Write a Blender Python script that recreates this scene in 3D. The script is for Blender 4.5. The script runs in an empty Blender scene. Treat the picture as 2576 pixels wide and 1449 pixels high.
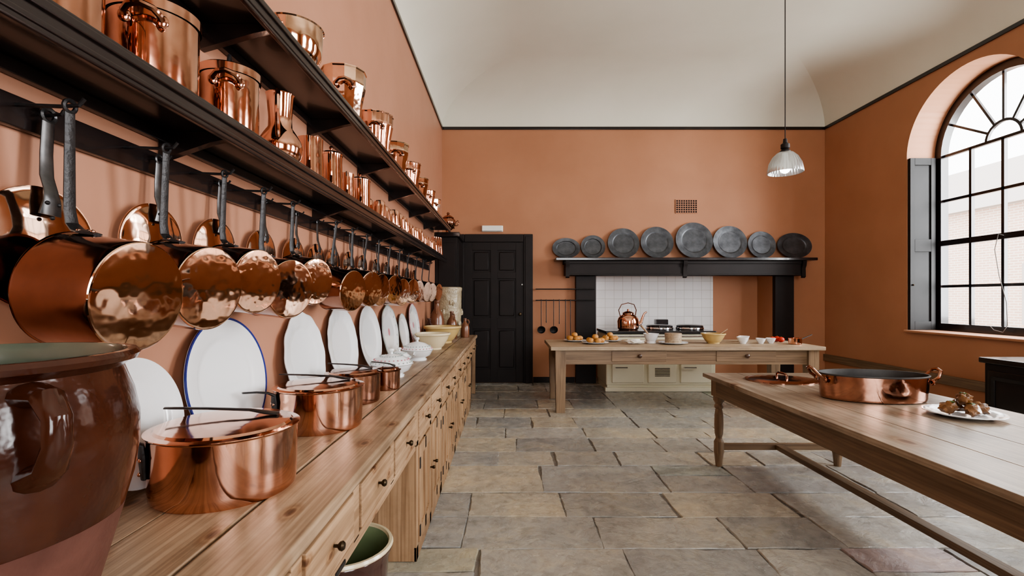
import bpy, bmesh, math, random
from mathutils import Vector, Matrix, noise
random.seed(31)
C = bpy.context.scene.collection
pi = math.pi; rad = math.radians
T = Matrix.Translation
def R(a, ax): return Matrix.Rotation(rad(a), 4, ax)
ORD = ['first','second','third','fourth','fifth','sixth','seventh','eighth','ninth','tenth','eleventh','twelfth','thirteenth','fourteenth','fifteenth','sixteenth','seventeenth','eighteenth']
try: bpy.context.scene.view_settings.look = 'AgX - Medium High Contrast'
except Exception: pass

# ------------------------------------------------------------------ materials
def nodes(name):
    m = bpy.data.materials.new(name); m.use_nodes = True
    nt = m.node_tree
    return m, nt, nt.nodes['Principled BSDF']
def coords(nt, scale=(1,1,1), kind='Object'):
    tc = nt.nodes.new('ShaderNodeTexCoord'); mp = nt.nodes.new('ShaderNodeMapping')
    mp.inputs['Scale'].default_value = scale
    nt.links.new(tc.outputs[kind], mp.inputs['Vector']); return mp.outputs['Vector']
def swiz(nt, a, b_):
    tc = nt.nodes.new('ShaderNodeTexCoord'); sep = nt.nodes.new('ShaderNodeSeparateXYZ'); cmb = nt.nodes.new('ShaderNodeCombineXYZ')
    nt.links.new(tc.outputs['Object'], sep.inputs[0])
    nt.links.new(sep.outputs[a], cmb.inputs[0]); nt.links.new(sep.outputs[b_], cmb.inputs[1]); return cmb.outputs[0]
def noise_tex(nt, vec, scale, detail=4, rough=.55, dist=0):
    n = nt.nodes.new('ShaderNodeTexNoise')
    n.inputs['Scale'].default_value = scale; n.inputs['Detail'].default_value = detail
    n.inputs['Roughness'].default_value = rough; n.inputs['Distortion'].default_value = dist
    nt.links.new(vec, n.inputs['Vector']); return n.outputs['Fac']
def ramp(nt, fac, stops):
    r = nt.nodes.new('ShaderNodeValToRGB'); e = r.color_ramp.elements
    while len(e) < len(stops): e.new(.5)
    for i, (p, c) in enumerate(stops):
        e[i].position = p; e[i].color = (*c, 1) if len(c) == 3 else c
    nt.links.new(fac, r.inputs['Fac']); return r.outputs['Color']
def mulmix(nt, a, b_, f=1.0):
    mx = nt.nodes.new('ShaderNodeMix'); mx.data_type = 'RGBA'; mx.blend_type = 'MULTIPLY'; mx.inputs['Factor'].default_value = f
    nt.links.new(a, mx.inputs['A']); nt.links.new(b_, mx.inputs['B']); return mx.outputs['Result']
def bump(nt, b, fac, st, dist=.02):
    n = nt.nodes.new('ShaderNodeBump'); n.inputs['Strength'].default_value = st; n.inputs['Distance'].default_value = dist
    nt.links.new(fac, n.inputs['Height']); nt.links.new(n.outputs['Normal'], b.inputs['Normal'])
def mat(name, base, rough=.5, metal=0, var=None, scale=5, bmp=0, bscale=30, coat=0, rvar=None, bd=.01, spec=.5):
    m, nt, b = nodes(name)
    b.inputs['Base Color'].default_value = (*base, 1); b.inputs['Roughness'].default_value = rough
    b.inputs['Metallic'].default_value = metal; b.inputs['Coat Weight'].default_value = coat
    b.inputs['Coat Roughness'].default_value = .06; b.inputs['Specular IOR Level'].default_value = spec
    v = coords(nt)
    if var:
        f = noise_tex(nt, v, scale, 5)
        nt.links.new(ramp(nt, f, [(.32, base), (.68, var)]), b.inputs['Base Color'])
    if rvar:
        f = noise_tex(nt, v, scale*1.7, 4)
        nt.links.new(ramp(nt, f, [(.35, (rough,)*3), (.7, (rvar,)*3)]), b.inputs['Roughness'])
    if bmp: bump(nt, b, noise_tex(nt, v, bscale, 3), bmp, bd)
    return m
def wood(name, c1, c2, c3, axis, rough=.5, sc=9.0, knots=None, stain=None, ks=1.0):
    m, nt, b = nodes(name)
    ai = 'xyz'.index(axis)
    s = [1, 1, 1]; s[ai] = .07
    v = coords(nt, tuple(s))
    f = noise_tex(nt, v, sc, 6, .62, 1.6)
    col = ramp(nt, f, [(.28, c1), (.5, c2), (.74, c3)])
    s2 = [1, 1, 1]; s2[ai] = .02
    f2 = noise_tex(nt, coords(nt, tuple(s2)), 90, 2)
    col = mulmix(nt, col, ramp(nt, f2, [(.35, (.50, .44, .39)), (.6, (1, 1, 1))]), .7)
    if stain: col = mulmix(nt, col, ramp(nt, noise_tex(nt, coords(nt), 2.6, 6, .65), [(.34, stain), (.6, (1, 1, 1))]), .85)
    if knots:   # knots: (across axis, along axis)
        mp = nt.nodes.new('ShaderNodeMapping'); mp.inputs['Scale'].default_value = (5*ks, 2.6*ks, 1)
        nt.links.new(swiz(nt, *knots), mp.inputs['Vector'])
        vo = nt.nodes.new('ShaderNodeTexVoronoi'); vo.voronoi_dimensions = '2D'; vo.inputs['Scale'].default_value = 1.0
        nt.links.new(mp.outputs[0], vo.inputs['Vector'])
        col = mulmix(nt, col, ramp(nt, vo.outputs['Distance'], [(.02, (.22, .11, .06)), (.05, (.42, .28, .2)), (.075, (.95, .85, .75)), (.105, (.72, .6, .5)), (.16, (1, 1, 1))]), .85)
    nt.links.new(col, b.inputs['Base Color'])
    b.inputs['Roughness'].default_value = rough
    bump(nt, b, f2, .2, .003)
    return m
def brick(name, c1, c2, mortar, scale, bw, rh, ms, rough, vecmap=None, offset=.5):
    m, nt, b = nodes(name)
    t = nt.nodes.new('ShaderNodeTexBrick'); t.offset = offset
    t.inputs['Color1'].default_value = (*c1, 1); t.inputs['Color2'].default_value = (*c2, 1); t.inputs['Mortar'].default_value = (*mortar, 1)
    t.inputs['Scale'].default_value = scale; t.inputs['Brick Width'].default_value = bw; t.inputs['Row Height'].default_value = rh
    t.inputs['Mortar Size'].default_value = ms
    nt.links.new(swiz(nt, *vecmap), t.inputs['Vector']); nt.links.new(t.outputs['Color'], b.inputs['Base Color'])
    b.inputs['Roughness'].default_value = rough
    return m
copper = mat('copper', (.80, .47, .345), .05, 1, (.58, .30, .205), 6, .14, 6, rvar=.12, bd=.012)
copper_old = mat('copper_old', (.50, .27, .19), .06, 1, (.28, .135, .09), 6, .2, 7, rvar=.18, bd=.014)
copper_dark = mat('copper_dark', (.29, .145, .10), .07, 1, (.16, .077, .053), 5, .14, 6, rvar=.2, bd=.014)
copper_pale = mat('copper_pale', (.88, .62, .47), .04, 1, (.64, .40, .275), 6, .18, 6, rvar=.1, bd=.016)
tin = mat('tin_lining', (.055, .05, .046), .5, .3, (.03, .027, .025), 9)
iron = mat('wrought_iron', (.016, .015, .016), .42, .4, (.03, .028, .028), 25, .25, 60)
steel = mat('polished_steel', (.12, .117, .117), .3, .85, (.06, .058, .058), 30)
black = mat('black_paint', (.009, .006, .006), .24, 0, (.015, .009, .008), 4, .06, 14, coat=.25)
blackm = mat('black_painted_door', (.011, .0075, .0068), .5, 0, (.015, .010, .009), 5, spec=.25)
shutm = mat('shutter_paint', (.010, .0095, .0095), .55, 0, (.015, .014, .014), 5, spec=.3)
wallm = mat('terracotta_paint', (.43, .205, .112), .65, 0, (.375, .172, .090), 1.1, .12, 5, bd=.01)
wallp = mat('terracotta_paint_left_lit', (.43, .212, .134), .5, 0, (.38, .183, .112), 1.3, .12, 5, bd=.01)  # same paint, with the white window light on this wall put into its colour
plaster = mat('ceiling_plaster', (.71, .69, .595), .85, 0, (.665, .645, .55), 1.2, .05, 6)
china = mat('white_china', (.78, .79, .80), .10, 0, coat=.5)
blue = mat('cobalt_blue', (.02, .03, .18), .2)
pink = mat('pink_enamel', (.55, .22, .25), .3)
sage = mat('sage_pattern', (.35, .42, .4), .3)
pewter = mat('pewter', (.10, .105, .112), .38, .75, (.05, .053, .058), 9, .2, 12, rvar=.5)
glaze = mat('brown_glaze', (.030, .0088, .0048), .14, 0, (.054, .017, .008), 8, .4, 18, coat=.2, bd=.008, spec=.35)
bisque = mat('bisque_clay', (.115, .05, .038), .5, 0, (.07, .029, .022), 9, .25, 30, spec=.25)
greenglaze = mat('green_glaze', (.11, .125, .09), .25, 0, (.07, .08, .06), 6, coat=.4)
greenlin = mat('bright_green_glaze', (.20, .25, .13), .2, 0, (.15, .19, .10), 6, coat=.4)
stonew = mat('cream_stoneware', (.47, .39, .26), .25, 0, (.27, .22, .14), 11, .5, 30, coat=.3, bd=.02)
yellow = mat('yellow_ware', (.58, .42, .18), .28, 0, (.52, .37, .15), 5, coat=.3)
creamw = mat('cream_ware', (.66, .56, .37), .25, 0, coat=.3)
enamel = mat('cream_enamel', (.84, .79, .60), .22, 0, coat=.4)
hob = mat('black_enamel', (.012, .012, .014), .2, 0, coat=.4)
chrome = mat('chrome', (.6, .6, .61), .15, 1)
brass = mat('aged_brass', (.05, .035, .02), .35, .9)
terrac = mat('vent_clay', (.40, .18, .10), .7)
dark = mat('dark_hollow', (.008, .006, .006), .9)
bread = mat('baked_crust', (.62, .34, .11), .6, 0, (.42, .17, .04), 14, .3, 40)
meat = mat('roast_meat', (.20, .085, .022), .35, 0, (.06, .022, .006), 22, .6, 50, coat=.3)
herb = mat('herb_green', (.05, .08, .015), .5)
tomato = mat('tomato_red', (.48, .03, .015), .25)
linen = mat('linen_white', (.75, .72, .66), .8, bmp=.3, bscale=40)
plastic = mat('white_plastic', (.78, .78, .74), .4)
greycord = mat('grey_cord', (.12, .11, .10), .7)
brownjug = mat('brown_stoneware', (.20, .08, .04), .28, 0, (.12, .045, .02), 10, coat=.4)
bottlem = mat('dark_bottle', (.05, .02, .015), .15, coat=.5)
pine = wood('pine_top', (.265, .172, .104), (.385, .272, .178), (.48, .365, .252), 'y', .42, 9, (0, 1), (.50, .475, .45))
pinez = wood('pine_upright', (.31, .185, .10), (.41, .262, .15), (.49, .325, .195), 'z', .45, 9, None, (.66, .62, .58))
piney = wood('pine_front', (.32, .20, .11), (.43, .28, .168), (.51, .345, .212), 'y', .45, 9, (2, 1), (.68, .64, .6), 1.5)
scrub = wood('scrubbed_top', (.35, .26, .165), (.46, .355, .24), (.56, .445, .315), 'x', .5, 9, None, (.7, .66, .62))
scruby = wood('scrubbed_top_long', (.255, .203, .15), (.355, .29, .22), (.455, .385, .308), 'y', .30, 11, (0, 1), (.50, .47, .45), .55)
oak = wood('brown_table_wood', (.16, .102, .056), (.235, .155, .09), (.31, .21, .125), 'x', .45)
oakz = wood('brown_leg_wood', (.16, .102, .056), (.235, .155, .09), (.31, .21, .125), 'z', .45)
oaky = wood('brown_rail_wood', (.135, .09, .053), (.195, .133, .08), (.255, .176, .108), 'y', .45)
walnut = mat('walnut_knob', (.06, .025, .012), .3)
tile = brick('white_tiles', (.74, .74, .74), (.68, .68, .69), (.45, .44, .42), 1, .152, .152, .003, .15, (0, 2), 0)
brickm = brick('outside_brick', (.60, .40, .31), (.53, .36, .28), (.70, .62, .54), 1, .24, .08, .012, .9, (1, 2))
roofm = mat('roof_tiles', (.42, .37, .34), .8)
gravel = mat('outside_gravel', (.5, .47, .42), .9, 0, (.4, .37, .33), 8)

# floor slabs
m, nt, b = nodes('flagstone')
at = nt.nodes.new('ShaderNodeAttribute'); at.attribute_name = 'Col'
v = coords(nt)
col = mulmix(nt, at.outputs['Color'], ramp(nt, noise_tex(nt, v, 2.6, 8, .66, 1.0), [(.28, (.72, .73, .75)), (.5, (.98, .97, .955)), (.70, (1.2, 1.11, .95))]), .95)
col = mulmix(nt, col, ramp(nt, noise_tex(nt, v, 15, 7, .72, .6), [(.28, (.60, .59, .58)), (.52, (1, 1, 1)), (.75, (1.16, 1.14, 1.1))]), .8)
nt.links.new(col, b.inputs['Base Color'])
nt.links.new(ramp(nt, noise_tex(nt, v, 7, 6), [(.3, (.15,)*3), (.7, (.34,)*3)]), b.inputs['Roughness'])
bump(nt, b, noise_tex(nt, v, 4.2, 12, .64, .7), .5, .03)
flag = m
m, nt, b = nodes('window_glass')
tr = nt.nodes.new('ShaderNodeBsdfTransparent'); gl = nt.nodes.new('ShaderNodeBsdfGlossy'); gl.inputs['Roughness'].default_value = .02
ms = nt.nodes.new('ShaderNodeMixShader'); ms.inputs[0].default_value = .04
nt.links.new(tr.outputs[0], ms.inputs[1]); nt.links.new(gl.outputs[0], ms.inputs[2])
nt.links.new(ms.outputs[0], nt.nodes['Material Output'].inputs['Surface']); glass = m
m, nt, b = nodes('ribbed_glass')
b.inputs['Base Color'].default_value = (.58, .60, .61, 1); b.inputs['Roughness'].default_value = .2; b.inputs['Metallic'].default_value = .85
tr = nt.nodes.new('ShaderNodeBsdfTransparent'); tr.inputs[0].default_value = (.9, .93, .93, 1)
ms = nt.nodes.new('ShaderNodeMixShader'); ms.inputs[0].default_value = .86
nt.links.new(tr.outputs[0], ms.inputs[1]); nt.links.new(b.outputs[0], ms.inputs[2])
nt.links.new(ms.outputs[0], nt.nodes['Material Output'].inputs['Surface']); lampglass = m
m, nt, b = nodes('lit_bulb')
b.inputs['Emission Color'].default_value = (1, .97, .92, 1); b.inputs['Emission Strength'].default_value = 9; bulbm = m

# ------------------------------------------------------------------ mesh builder
class B:
    def __init__(s): s.bm = bmesh.new()
    def add(s, vs, fs, M=None):
        vv = [s.bm.verts.new(M @ Vector(v) if M else Vector(v)) for v in vs]
        for f in fs:
            try: s.bm.faces.new([vv[i] for i in f])
            except ValueError: pass
        return s
    def box(s, x0, x1, y0, y1, z0, z1, bev=0, M=None, seg=2):
        t = bmesh.new(); bmesh.ops.create_cube(t, size=1)
        for v in t.verts: v.co = Vector(((x0+x1)/2+v.co.x*(x1-x0), (y0+y1)/2+v.co.y*(y1-y0), (z0+z1)/2+v.co.z*(z1-z0)))
        if bev: bmesh.ops.bevel(t, geom=t.edges[:], offset=bev, segments=seg, affect='EDGES', profile=.5)
        t.verts.index_update()
        s.add([v.co.copy() for v in t.verts], [[v.index for v in f.verts] for f in t.faces], M); t.free(); return s
    def lathe(s, prof, M=None, n=40, sx=1, sy=1, flute=0, k=12):
        vs = []; rings = []
        for (r, z) in prof:
            if r < 1e-6: vs.append((0, 0, z)); rings.append([len(vs)-1])
            else:
                st = len(vs)
                for i in range(n):
                    a = 2*pi*i/n; q = r*(1+flute*math.cos(k*a)); vs.append((q*math.cos(a)*sx, q*math.sin(a)*sy, z))
                rings.append(list(range(st, st+n)))
        fs = []
        for a, b_ in zip(rings, rings[1:]):
            for i in range(n):
                j = (i+1) % n
                if len(a) == 1 and len(b_) == 1: continue
                if len(a) == 1: fs.append((a[0], b_[i], b_[j]))
                elif len(b_) == 1: fs.append((a[i], a[j], b_[0]))
                else: fs.append((a[i], a[j], b_[j], b_[i]))
        return s.add(vs, fs, M)
    def tube(s, pts, r, n=8, M=None, closed=False, sq=(1, 1)):
        P = [Vector(p) for p in pts]; L = len(P)
        rs = r if isinstance(r, (list, tuple)) else [r]*L
        tg = []
        for i in range(L):
            a = P[i-1] if (i > 0 or closed) else P[i]; b_ = P[(i+1) % L] if (i < L-1 or closed) else P[i]
            tg.append((b_-a).normalized())
        up = Vector((0, 0, 1)) if abs(tg[0].z) < .9 else Vector((1, 0, 0))
        N = (up-tg[0]*up.dot(tg[0])).normalized(); vs = []
        for i in range(L):
            N = (N-tg[i]*N.dot(tg[i])).normalized(); Bn = tg[i].cross(N)
            for k in range(n):
                a = 2*pi*k/n+(pi/4 if n == 4 else 0)
                vs.append(P[i]+N*(math.cos(a)*rs[i]*sq[0])+Bn*(math.sin(a)*rs[i]*sq[1]))
        fs = []
        for i in range(L if closed else L-1):
            i2 = (i+1) % L
            for k in range(n):
                k2 = (k+1) % n; fs.append((i*n+k, i*n+k2, i2*n+k2, i2*n+k))
        if not closed: fs += [tuple(range(n))[::-1], tuple(range((L-1)*n, L*n))]
        return s.add(vs, fs, M)
    def prism(s, pts, vec, M=None):
        n = len(pts); vec = Vector(vec); vs = [Vector(p) for p in pts]+[Vector(p)+vec for p in pts]
        fs = [tuple(range(n))[::-1], tuple(range(n, 2*n))]+[(i, (i+1) % n, (i+1) % n+n, i+n) for i in range(n)]
        return s.add(vs, fs, M)
    def blob(s, c, rr, nz=0, fr=4, seed=0, sub=3, M=None):
        t = bmesh.new(); bmesh.ops.create_icosphere(t, subdivisions=sub, radius=1)
        for v in t.verts:
            d = 1+nz*noise.noise(v.co*fr+Vector((seed*7.3, seed, 0)))
            v.co = Vector((c[0]+v.co.x*rr[0]*d, c[1]+v.co.y*rr[1]*d, c[2]+v.co.z*rr[2]*d))
        t.verts.index_update()
        s.add([v.co.copy() for v in t.verts], [[v.index for v in f.verts] for f in t.faces], M); t.free(); return s
    def build(s, name, m, parent=None, ang=38, loc=None, wn=True):
        bmesh.ops.recalc_face_normals(s.bm, faces=s.bm.faces)
        me = bpy.data.meshes.new(name); s.bm.to_mesh(me); s.bm.free(); me.materials.append(m)
        for p in me.polygons: p.use_smooth = True
        me.set_sharp_from_angle(angle=rad(ang))
        o = bpy.data.objects.new(name, me); C.objects.link(o)
        if wn: w_ = o.modifiers.new('weighted', 'WEIGHTED_NORMAL'); w_.keep_sharp = True; w_.weight = 80
        if parent: o.parent = parent
        if loc: o.location = loc
        return o
def tag(o, label, cat, group=None):
    o['label'] = label; o['category'] = cat
    if group: o['group'] = group
    return o
def thing(name, label, cat, loc=(0, 0, 0), rz=0, group=None):
    o = bpy.data.objects.new(name, None); C.objects.link(o); o.empty_display_size = .1
    o.location = loc; o.rotation_euler = (0, 0, rad(rz)); return tag(o, label, cat, group)
def solo(b_, name, m, loc, label, cat, group=None, rz=0):
    o = b_.build(name, m, loc=loc); o.rotation_euler = (0, 0, rad(rz)); return tag(o, label, cat, group)
def struct(b_, name, m, parent=None, wn=True, ang=38):
    o = b_.build(name, m, parent, ang=ang, wn=wn)
    if not parent: o['kind'] = 'structure'
    return o
def dup(root, loc, rz, label, scale=1, group=None, rx=0):
    r = root.copy(); C.objects.link(r); r.location = loc; r.rotation_euler = (rad(rx), 0, rad(rz)); r.scale = (scale,)*3; r['label'] = label
    if group: r['group'] = group
    for ch in list(root.children):
        c = ch.copy(); C.objects.link(c); c.parent = r
        for g in ch.children:
            d = g.copy(); C.objects.link(d); d.parent = c
    return r
def arc(c, r, a0, a1, n, plane='xz'):
    out = []
    for i in range(n+1):
        a = rad(a0+(a1-a0)*i/n); u, w = r*math.cos(a), r*math.sin(a)
        out.append({'xz': (c[0]+u, c[1], c[2]+w), 'yz': (c[0], c[1]+u, c[2]+w), 'xy': (c[0]+u, c[1]+w, c[2])}[plane])
    return out

# ------------------------------------------------------------------ room shell
XL, XR, YF, YB, ZC = -1.094, 5.176, -3.0, 7.92, 4.17
FIRE0, FIRE1, FIREZ, YA = 1.413, 4.316, 1.76, 8.40
vs = []; fs = []; cols = []
pal = [(.40, .385, .345), (.37, .362, .335), (.44, .405, .335), (.35, .347, .33), (.46, .415, .335), (.395, .382, .35), (.42, .395, .345), (.375, .36, .325)]
def quad(p, c):
    st = len(vs); vs.extend(p); cols.extend([c]*len(p)); return st
s0 = quad([(XL-.2, YF-.2, -.010), (XR+.5, YF-.2, -.010), (XR+.5, YA+.1, -.010), (XL-.2, YA+.1, -.010)], (.17, .162, .148)); fs.append((0, 1, 2, 3))
y = YF-.1
while y < YA+.05:
    hgt = random.uniform(.34, .58); x = XL-.15-random.uniform(0, .5)
    while x < XR+.4:
        w = random.uniform(.40, .92); c = random.choice(pal); k = random.uniform(.88, 1.12); c = tuple(q*k for q in c)
        parts = [(y, y+hgt)]
        if w < .62 and hgt > .45 and random.random() < .6: mdy = y+hgt*random.uniform(.4, .6); parts = [(y, mdy), (mdy, y+hgt)]
        for (ya, yb) in parts:
            j = lambda: random.uniform(-.012, .012)
            g = .002
            o4 = [(x+g+j(), ya+g+j()), (x+w-g+j(), ya+g+j()), (x+w-g+j(), yb-g+j()), (x+g+j(), yb-g+j())]
            cx, cy = x+w/2, (ya+yb)/2; zt = -random.uniform(0, .003)
            ring0 = []; ring1 = []; NS = 8
            for i in range(4):
                a, b2 = o4[i], o4[(i+1) % 4]
                for t in range(NS):
                    t /= NS
                    px, py = a[0]+(b2[0]-a[0])*t, a[1]+(b2[1]-a[1])*t
                    nn = noise.noise(Vector((px*6, py*6, 3)))*.012
                    d = math.hypot(cx-px, cy-py); px += (cx-px)/d*nn; py += (cy-py)/d*nn
                    ins = random.uniform(.003, .013)
                    ring0.append((px, py, -.009)); ring1.append((px+(cx-px)/d*ins, py+(cy-py)/d*ins, zt))
            st = quad(ring0, tuple(q*.52 for q in c)); quad(ring1, c); n_ = 4*NS
            fs.append(tuple(range(st+n_, st+2*n_)))
            for i in range(n_): fs.append((st+i, st+(i+1) % n_, st+n_+(i+1) % n_, st+n_+i))
            c = tuple(q*random.uniform(.9, 1.1) for q in c)
        x += w
    y += hgt
me = bpy.data.meshes.new('floor'); me.from_pydata(vs, [], fs)
ca = me.color_attributes.new('Col', 'FLOAT_COLOR', 'POINT')
for i, c in enumerate(cols): ca.data[i].color = (*c, 1)
me.materials.append(flag); fl = bpy.data.objects.new('floor', me); C.objects.link(fl); fl['kind'] = 'structure'
struct(B().box(XL-.2, XL, YF-.2, YA+.1, -.05, 4.35), 'wall_left', wallp)
w = B().box(XL, FIRE0, YB, YB+.18, -.05, 4.35).box(FIRE1, XR+.5, YB, YB+.18, -.05, 4.35).box(FIRE0, FIRE1, YB, YB+.18, FIREZ, 4.35)
w.box(FIRE0-.12, FIRE0, YB+.18, YA, -.05, 2).box(FIRE1, FIRE1+.12, YB+.18, YA, -.05, 2).box(FIRE0-.12, FIRE1+.12, YA, YA+.1, -.05, 2).box(FIRE0-.12, FIRE1+.12, YB+.18, YA+.1, FIREZ, FIREZ+.1)
struct(w, 'wall_back', wallm)
WIN = [5.45, 2.35, -.75]; WR = .84; SILL, SPR = .94, 3.19; XO = XR+.5
w = B(); ys = [YF-.2]
for c in sorted(WIN): ys += [c-WR, c+WR]
ys.append(YB)
for i in range(0, len(ys), 2): w.box(XR, XO, ys[i], ys[i+1], -.05, 4.35)
for c in WIN:
    w.box(XR, XO, c-WR, c+WR, -.05, SILL)
    pts = [(c-WR*math.cos(pi*i/36), SPR+WR*math.sin(pi*i/36)) for i in range(37)]
    for a, b2 in zip(pts, pts[1:]): w.prism([(XR, a[0], a[1]), (XR, b2[0], b2[1]), (XR, b2[0], 4.35), (XR, a[0], 4.35)], (.5, 0, 0))
struct(w, 'wall_right', wallm)
w = B().box(XL, 1.0, YF-.2, YF, -.05, 4.35).box(3.4, XR, YF-.2, YF, -.05, 4.35).box(1.0, 3.4, YF-.2, YF, -.05, 1.0).box(1.0, 3.4, YF-.2, YF, 3.6, 4.35)  # unseen opening behind the camera, added to let the fill lamp in
struct(w, 'wall_front', wallm)
# coved ceiling (each run shades as one curve; the corner groins stay crisp)
N = 40; RH, RV = 1.15, .62; q = B()
pr = [(RH*(1-math.cos(pi/2*i/N)), ZC+RV*math.sin(pi/2*i/N)) for i in range(N+1)]
cor = lambda d, z: [(XL+d, YF+d, z), (XR-d, YF+d, z), (XR-d, YB-d, z), (XL+d, YB-d, z)]
for k in range(4):
    vv = []
    for d, z in pr: cc = cor(d, z); vv += [cc[k], cc[(k+1) % 4]]
    q.add(vv, [(2*i, 2*i+1, 2*i+3, 2*i+2) for i in range(N)])
q.add(cor(*pr[-1]), [(0, 1, 2, 3)])
struct(q, 'ceiling', plaster, wn=False)
for i, bx in enumerate([(XL, XL+.022, YF, YB), (XL, XR, YB-.022, YB), (XR-.022, XR, YF, YB)]):
    struct(B().box(*bx, ZC-.035, ZC+.012, .005), 'trim_%d' % (i+1), black)
# windows
def window(n, c):
    root = bpy.data.objects.new('window_%d' % n, None); C.objects.link(root); root.location = (XO-.09, c, 0); root['kind'] = 'structure'
    r = WR-.045
    path = [(0, -r, SILL+.05)]+[(0, -r, SPR)]+[(0, -r*math.cos(pi*i/24), SPR+r*math.sin(pi*i/24)) for i in range(1, 24)]+[(0, r, SPR), (0, r, SILL+.05)]
    f = B().tube(path, .068, 4).box(-.05, .05, -WR, WR, SILL, SILL+.12, .008)
    f.box(-.04, .04, -r, r, 2.045, 2.115, .005)
    f.build('window_frame', black, root)
    g = B()
    for yy in (-.385, 0, .385): g.box(-.02, .02, yy-.017, yy+.017, SILL+.08, SPR)
    for zz in (1.53, 2.62, SPR): g.box(-.02, .02, -r, r, zz-.017, zz+.017)
    g.tube([(0, .2*math.cos(pi*i/16), SPR+.2*math.sin(pi*i/16)) for i in range(17)], .021, 4)
    for a in (30, 60, 90, 120, 150): g.tube([(0, .2*math.cos(rad(a)), SPR+.2*math.sin(rad(a))), (0, r*math.cos(rad(a)), SPR+r*math.sin(rad(a)))], .019, 4)
    g.build('glazing_bars', black, root)
    B().add([(.004, p[1], p[2]) for p in path], [tuple(range(len(path)))]).build('pane', glass, root)
    for sd in (1, -1):
        q = B(); y0, y1 = sorted((sd*(WR-.002), sd*(WR-.045)))
        X0, X1 = -.40, -.07
        q.box(X0, X0+.06, y0, y1, SILL+.03, SPR, .004).box(X1-.06, X1, y0, y1, SILL+.03, SPR, .004)
        for (a, b2) in ((SILL+.03, 1.08), (1.98, 2.14), (3.10, SPR)): q.box(X0+.06, X1-.06, y0, y1, a, b2, .004)
        ya, yb = sorted((sd*(WR-.002), sd*(WR-.024))); q.box(X0+.06, X1-.06, ya, yb, 1.08, 3.10)
        sh = q.build('shutter', shutm, root)
        B().blob((X0+.03, sd*(WR-.055), 1.55), (.012, .014, .012), sub=2).build('shutter_knob', brass, sh)
    return root
for i, c in enumerate(WIN): window(i+1, c)
struct(B().box(XR-.05, XO-.14, WIN[0]-WR+.003, WIN[0]+WR-.003, SILL-.0, SILL+.028, .008), 'trim_4', wallm)
struct(B().box(XR-.03, XR, 3.2, YB, .36, .47, .006), 'trim_5', oaky)
struct(B().box(.40, 1.08, YB-.02, YB, 0, .09, .004), 'baseboard_back', blackm)
struct(B().box(XR-.02, XR, YF, YB-.02, 0, .1, .004), 'baseboard_right', blackm)
struct(B().box(FIRE0+.005, 3.54, YA-.014, YA, .5, FIREZ-.002), 'wall_tiled', tile)
# door
D0, D1, DZ = -.72, .235, 2.29
d = bpy.data.objects.new('door_1', None); C.objects.link(d); d['kind'] = 'structure'; d.location = (0, YB, 0)
q = B()
q.box(D0, D1, -.035, 0, 0.01, DZ)
st_ = .12
def rail(x0, x1, z0, z1): q.box(x0, x1, -.055, -.034, z0, z1, .004)
rail(D0, D0+st_, .01, DZ); rail(D1-st_, D1, .01, DZ); rail((D0+D1)/2-.055, (D0+D1)/2+.055, .01, DZ)
for (a, b2) in ((.01, .22), (.88, 1.06), (1.70, 1.80), (2.16, DZ)):
    rail(D0+st_, (D0+D1)/2-.054, a, b2); rail((D0+D1)/2+.054, D1-st_, a, b2)
q.build('door_leaf', blackm, d)
for (a, b2) in ((.25, .85), (1.09, 1.67), (1.83, 2.13)):
    for (x0, x1) in ((D0+st_+.03, (D0+D1)/2-.085), ((D0+D1)/2+.085, D1-st_-.03)):
        B().box(x0, x1, -.048, -.03, a, b2, .012, seg=1).build('raised_panel', blackm, d)
B().lathe([(0, .05), (.022, .045), (.028, .03), (.02, .014), (.012, .01), (.018, 0)], T((D1-.05, -.055, 1.12))@R(90, 'X'), 20).build('door_knob', brass, d)
B().blob((D1-.02, -.06, 1.60), (.012, .01, .012), sub=2).build('keyhole_cover', plastic, d)
q = B().box(D0-.09, D0, YB-.075, YB, 0, DZ+.13, .01).box(D1, D1+.155, YB-.075, YB, 0, DZ+.13, .01).box(D0, D1, YB-.075, YB, DZ, DZ+.13, .01).box(D1+.03, D1+.11, YB-.09, YB-.07, 0, DZ+.09, .006)
struct(q, 'trim_6', blackm)
# ------------------------------------------------------------------ outside
bld = thing('brick_building', 'pale brick building seen through the arched window', 'building', (15, 14, -1))
B().box(0, 6, -9, 14, 0, 5.2).build('outer_wall', brickm, bld)
B().prism([(-.3, -9.2, 5.2), (6.3, -9.2, 5.2), (3, -9.2, 7.4)], (0, 23.4, 0)).build('roof', roofm, bld)
for k in range(4): B().box(-.04, .02, -6+k*5, -4.9+k*5, 1.6, 3.4).build('sash_window', roofm, bld)
struct(B().box(XO+.02, 15, -20, 40, -.6, -.5), 'ground', gravel)

# ------------------------------------------------------------------ bench along the left wall
WT = .845; WF = -.46; WE = 7.06
q = B()
q.box(XL+.003, -.862, -.4, WE, WT-.042, WT, .004).box(-.858, -.657, -.4, WE, WT-.042, WT, .004).box(-.653, WF, -.4, WE, WT-.042, WT, .012, seg=3)
q.box(XL+.003, WF-.02, -.39, WE-.01, WT-.044, WT-.03)
tag(q.build('worktop', pine), 'long scrubbed pine plank worktop running along the left wall', 'worktop')
FX = WF-.022
def knob_b(x, y, z, s=1): return B().lathe([(.004, 0), (.005, .012), (.012*s, .018), (.0135*s, .025), (.009*s, .031), (0, .032)], T((x, y, z))@R(90, 'Y'), 16)
def drawer(root, y0, y1, z0, z1):
    dd = B().box(FX-.3, FX+.006, y0+.008, y1-.008, z0, z1, .004).build('drawer', piney, root)
    knob_b(FX+.005, (y0+y1)/2, (z0+z1)/2).build('knob', brass, dd)
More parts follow.
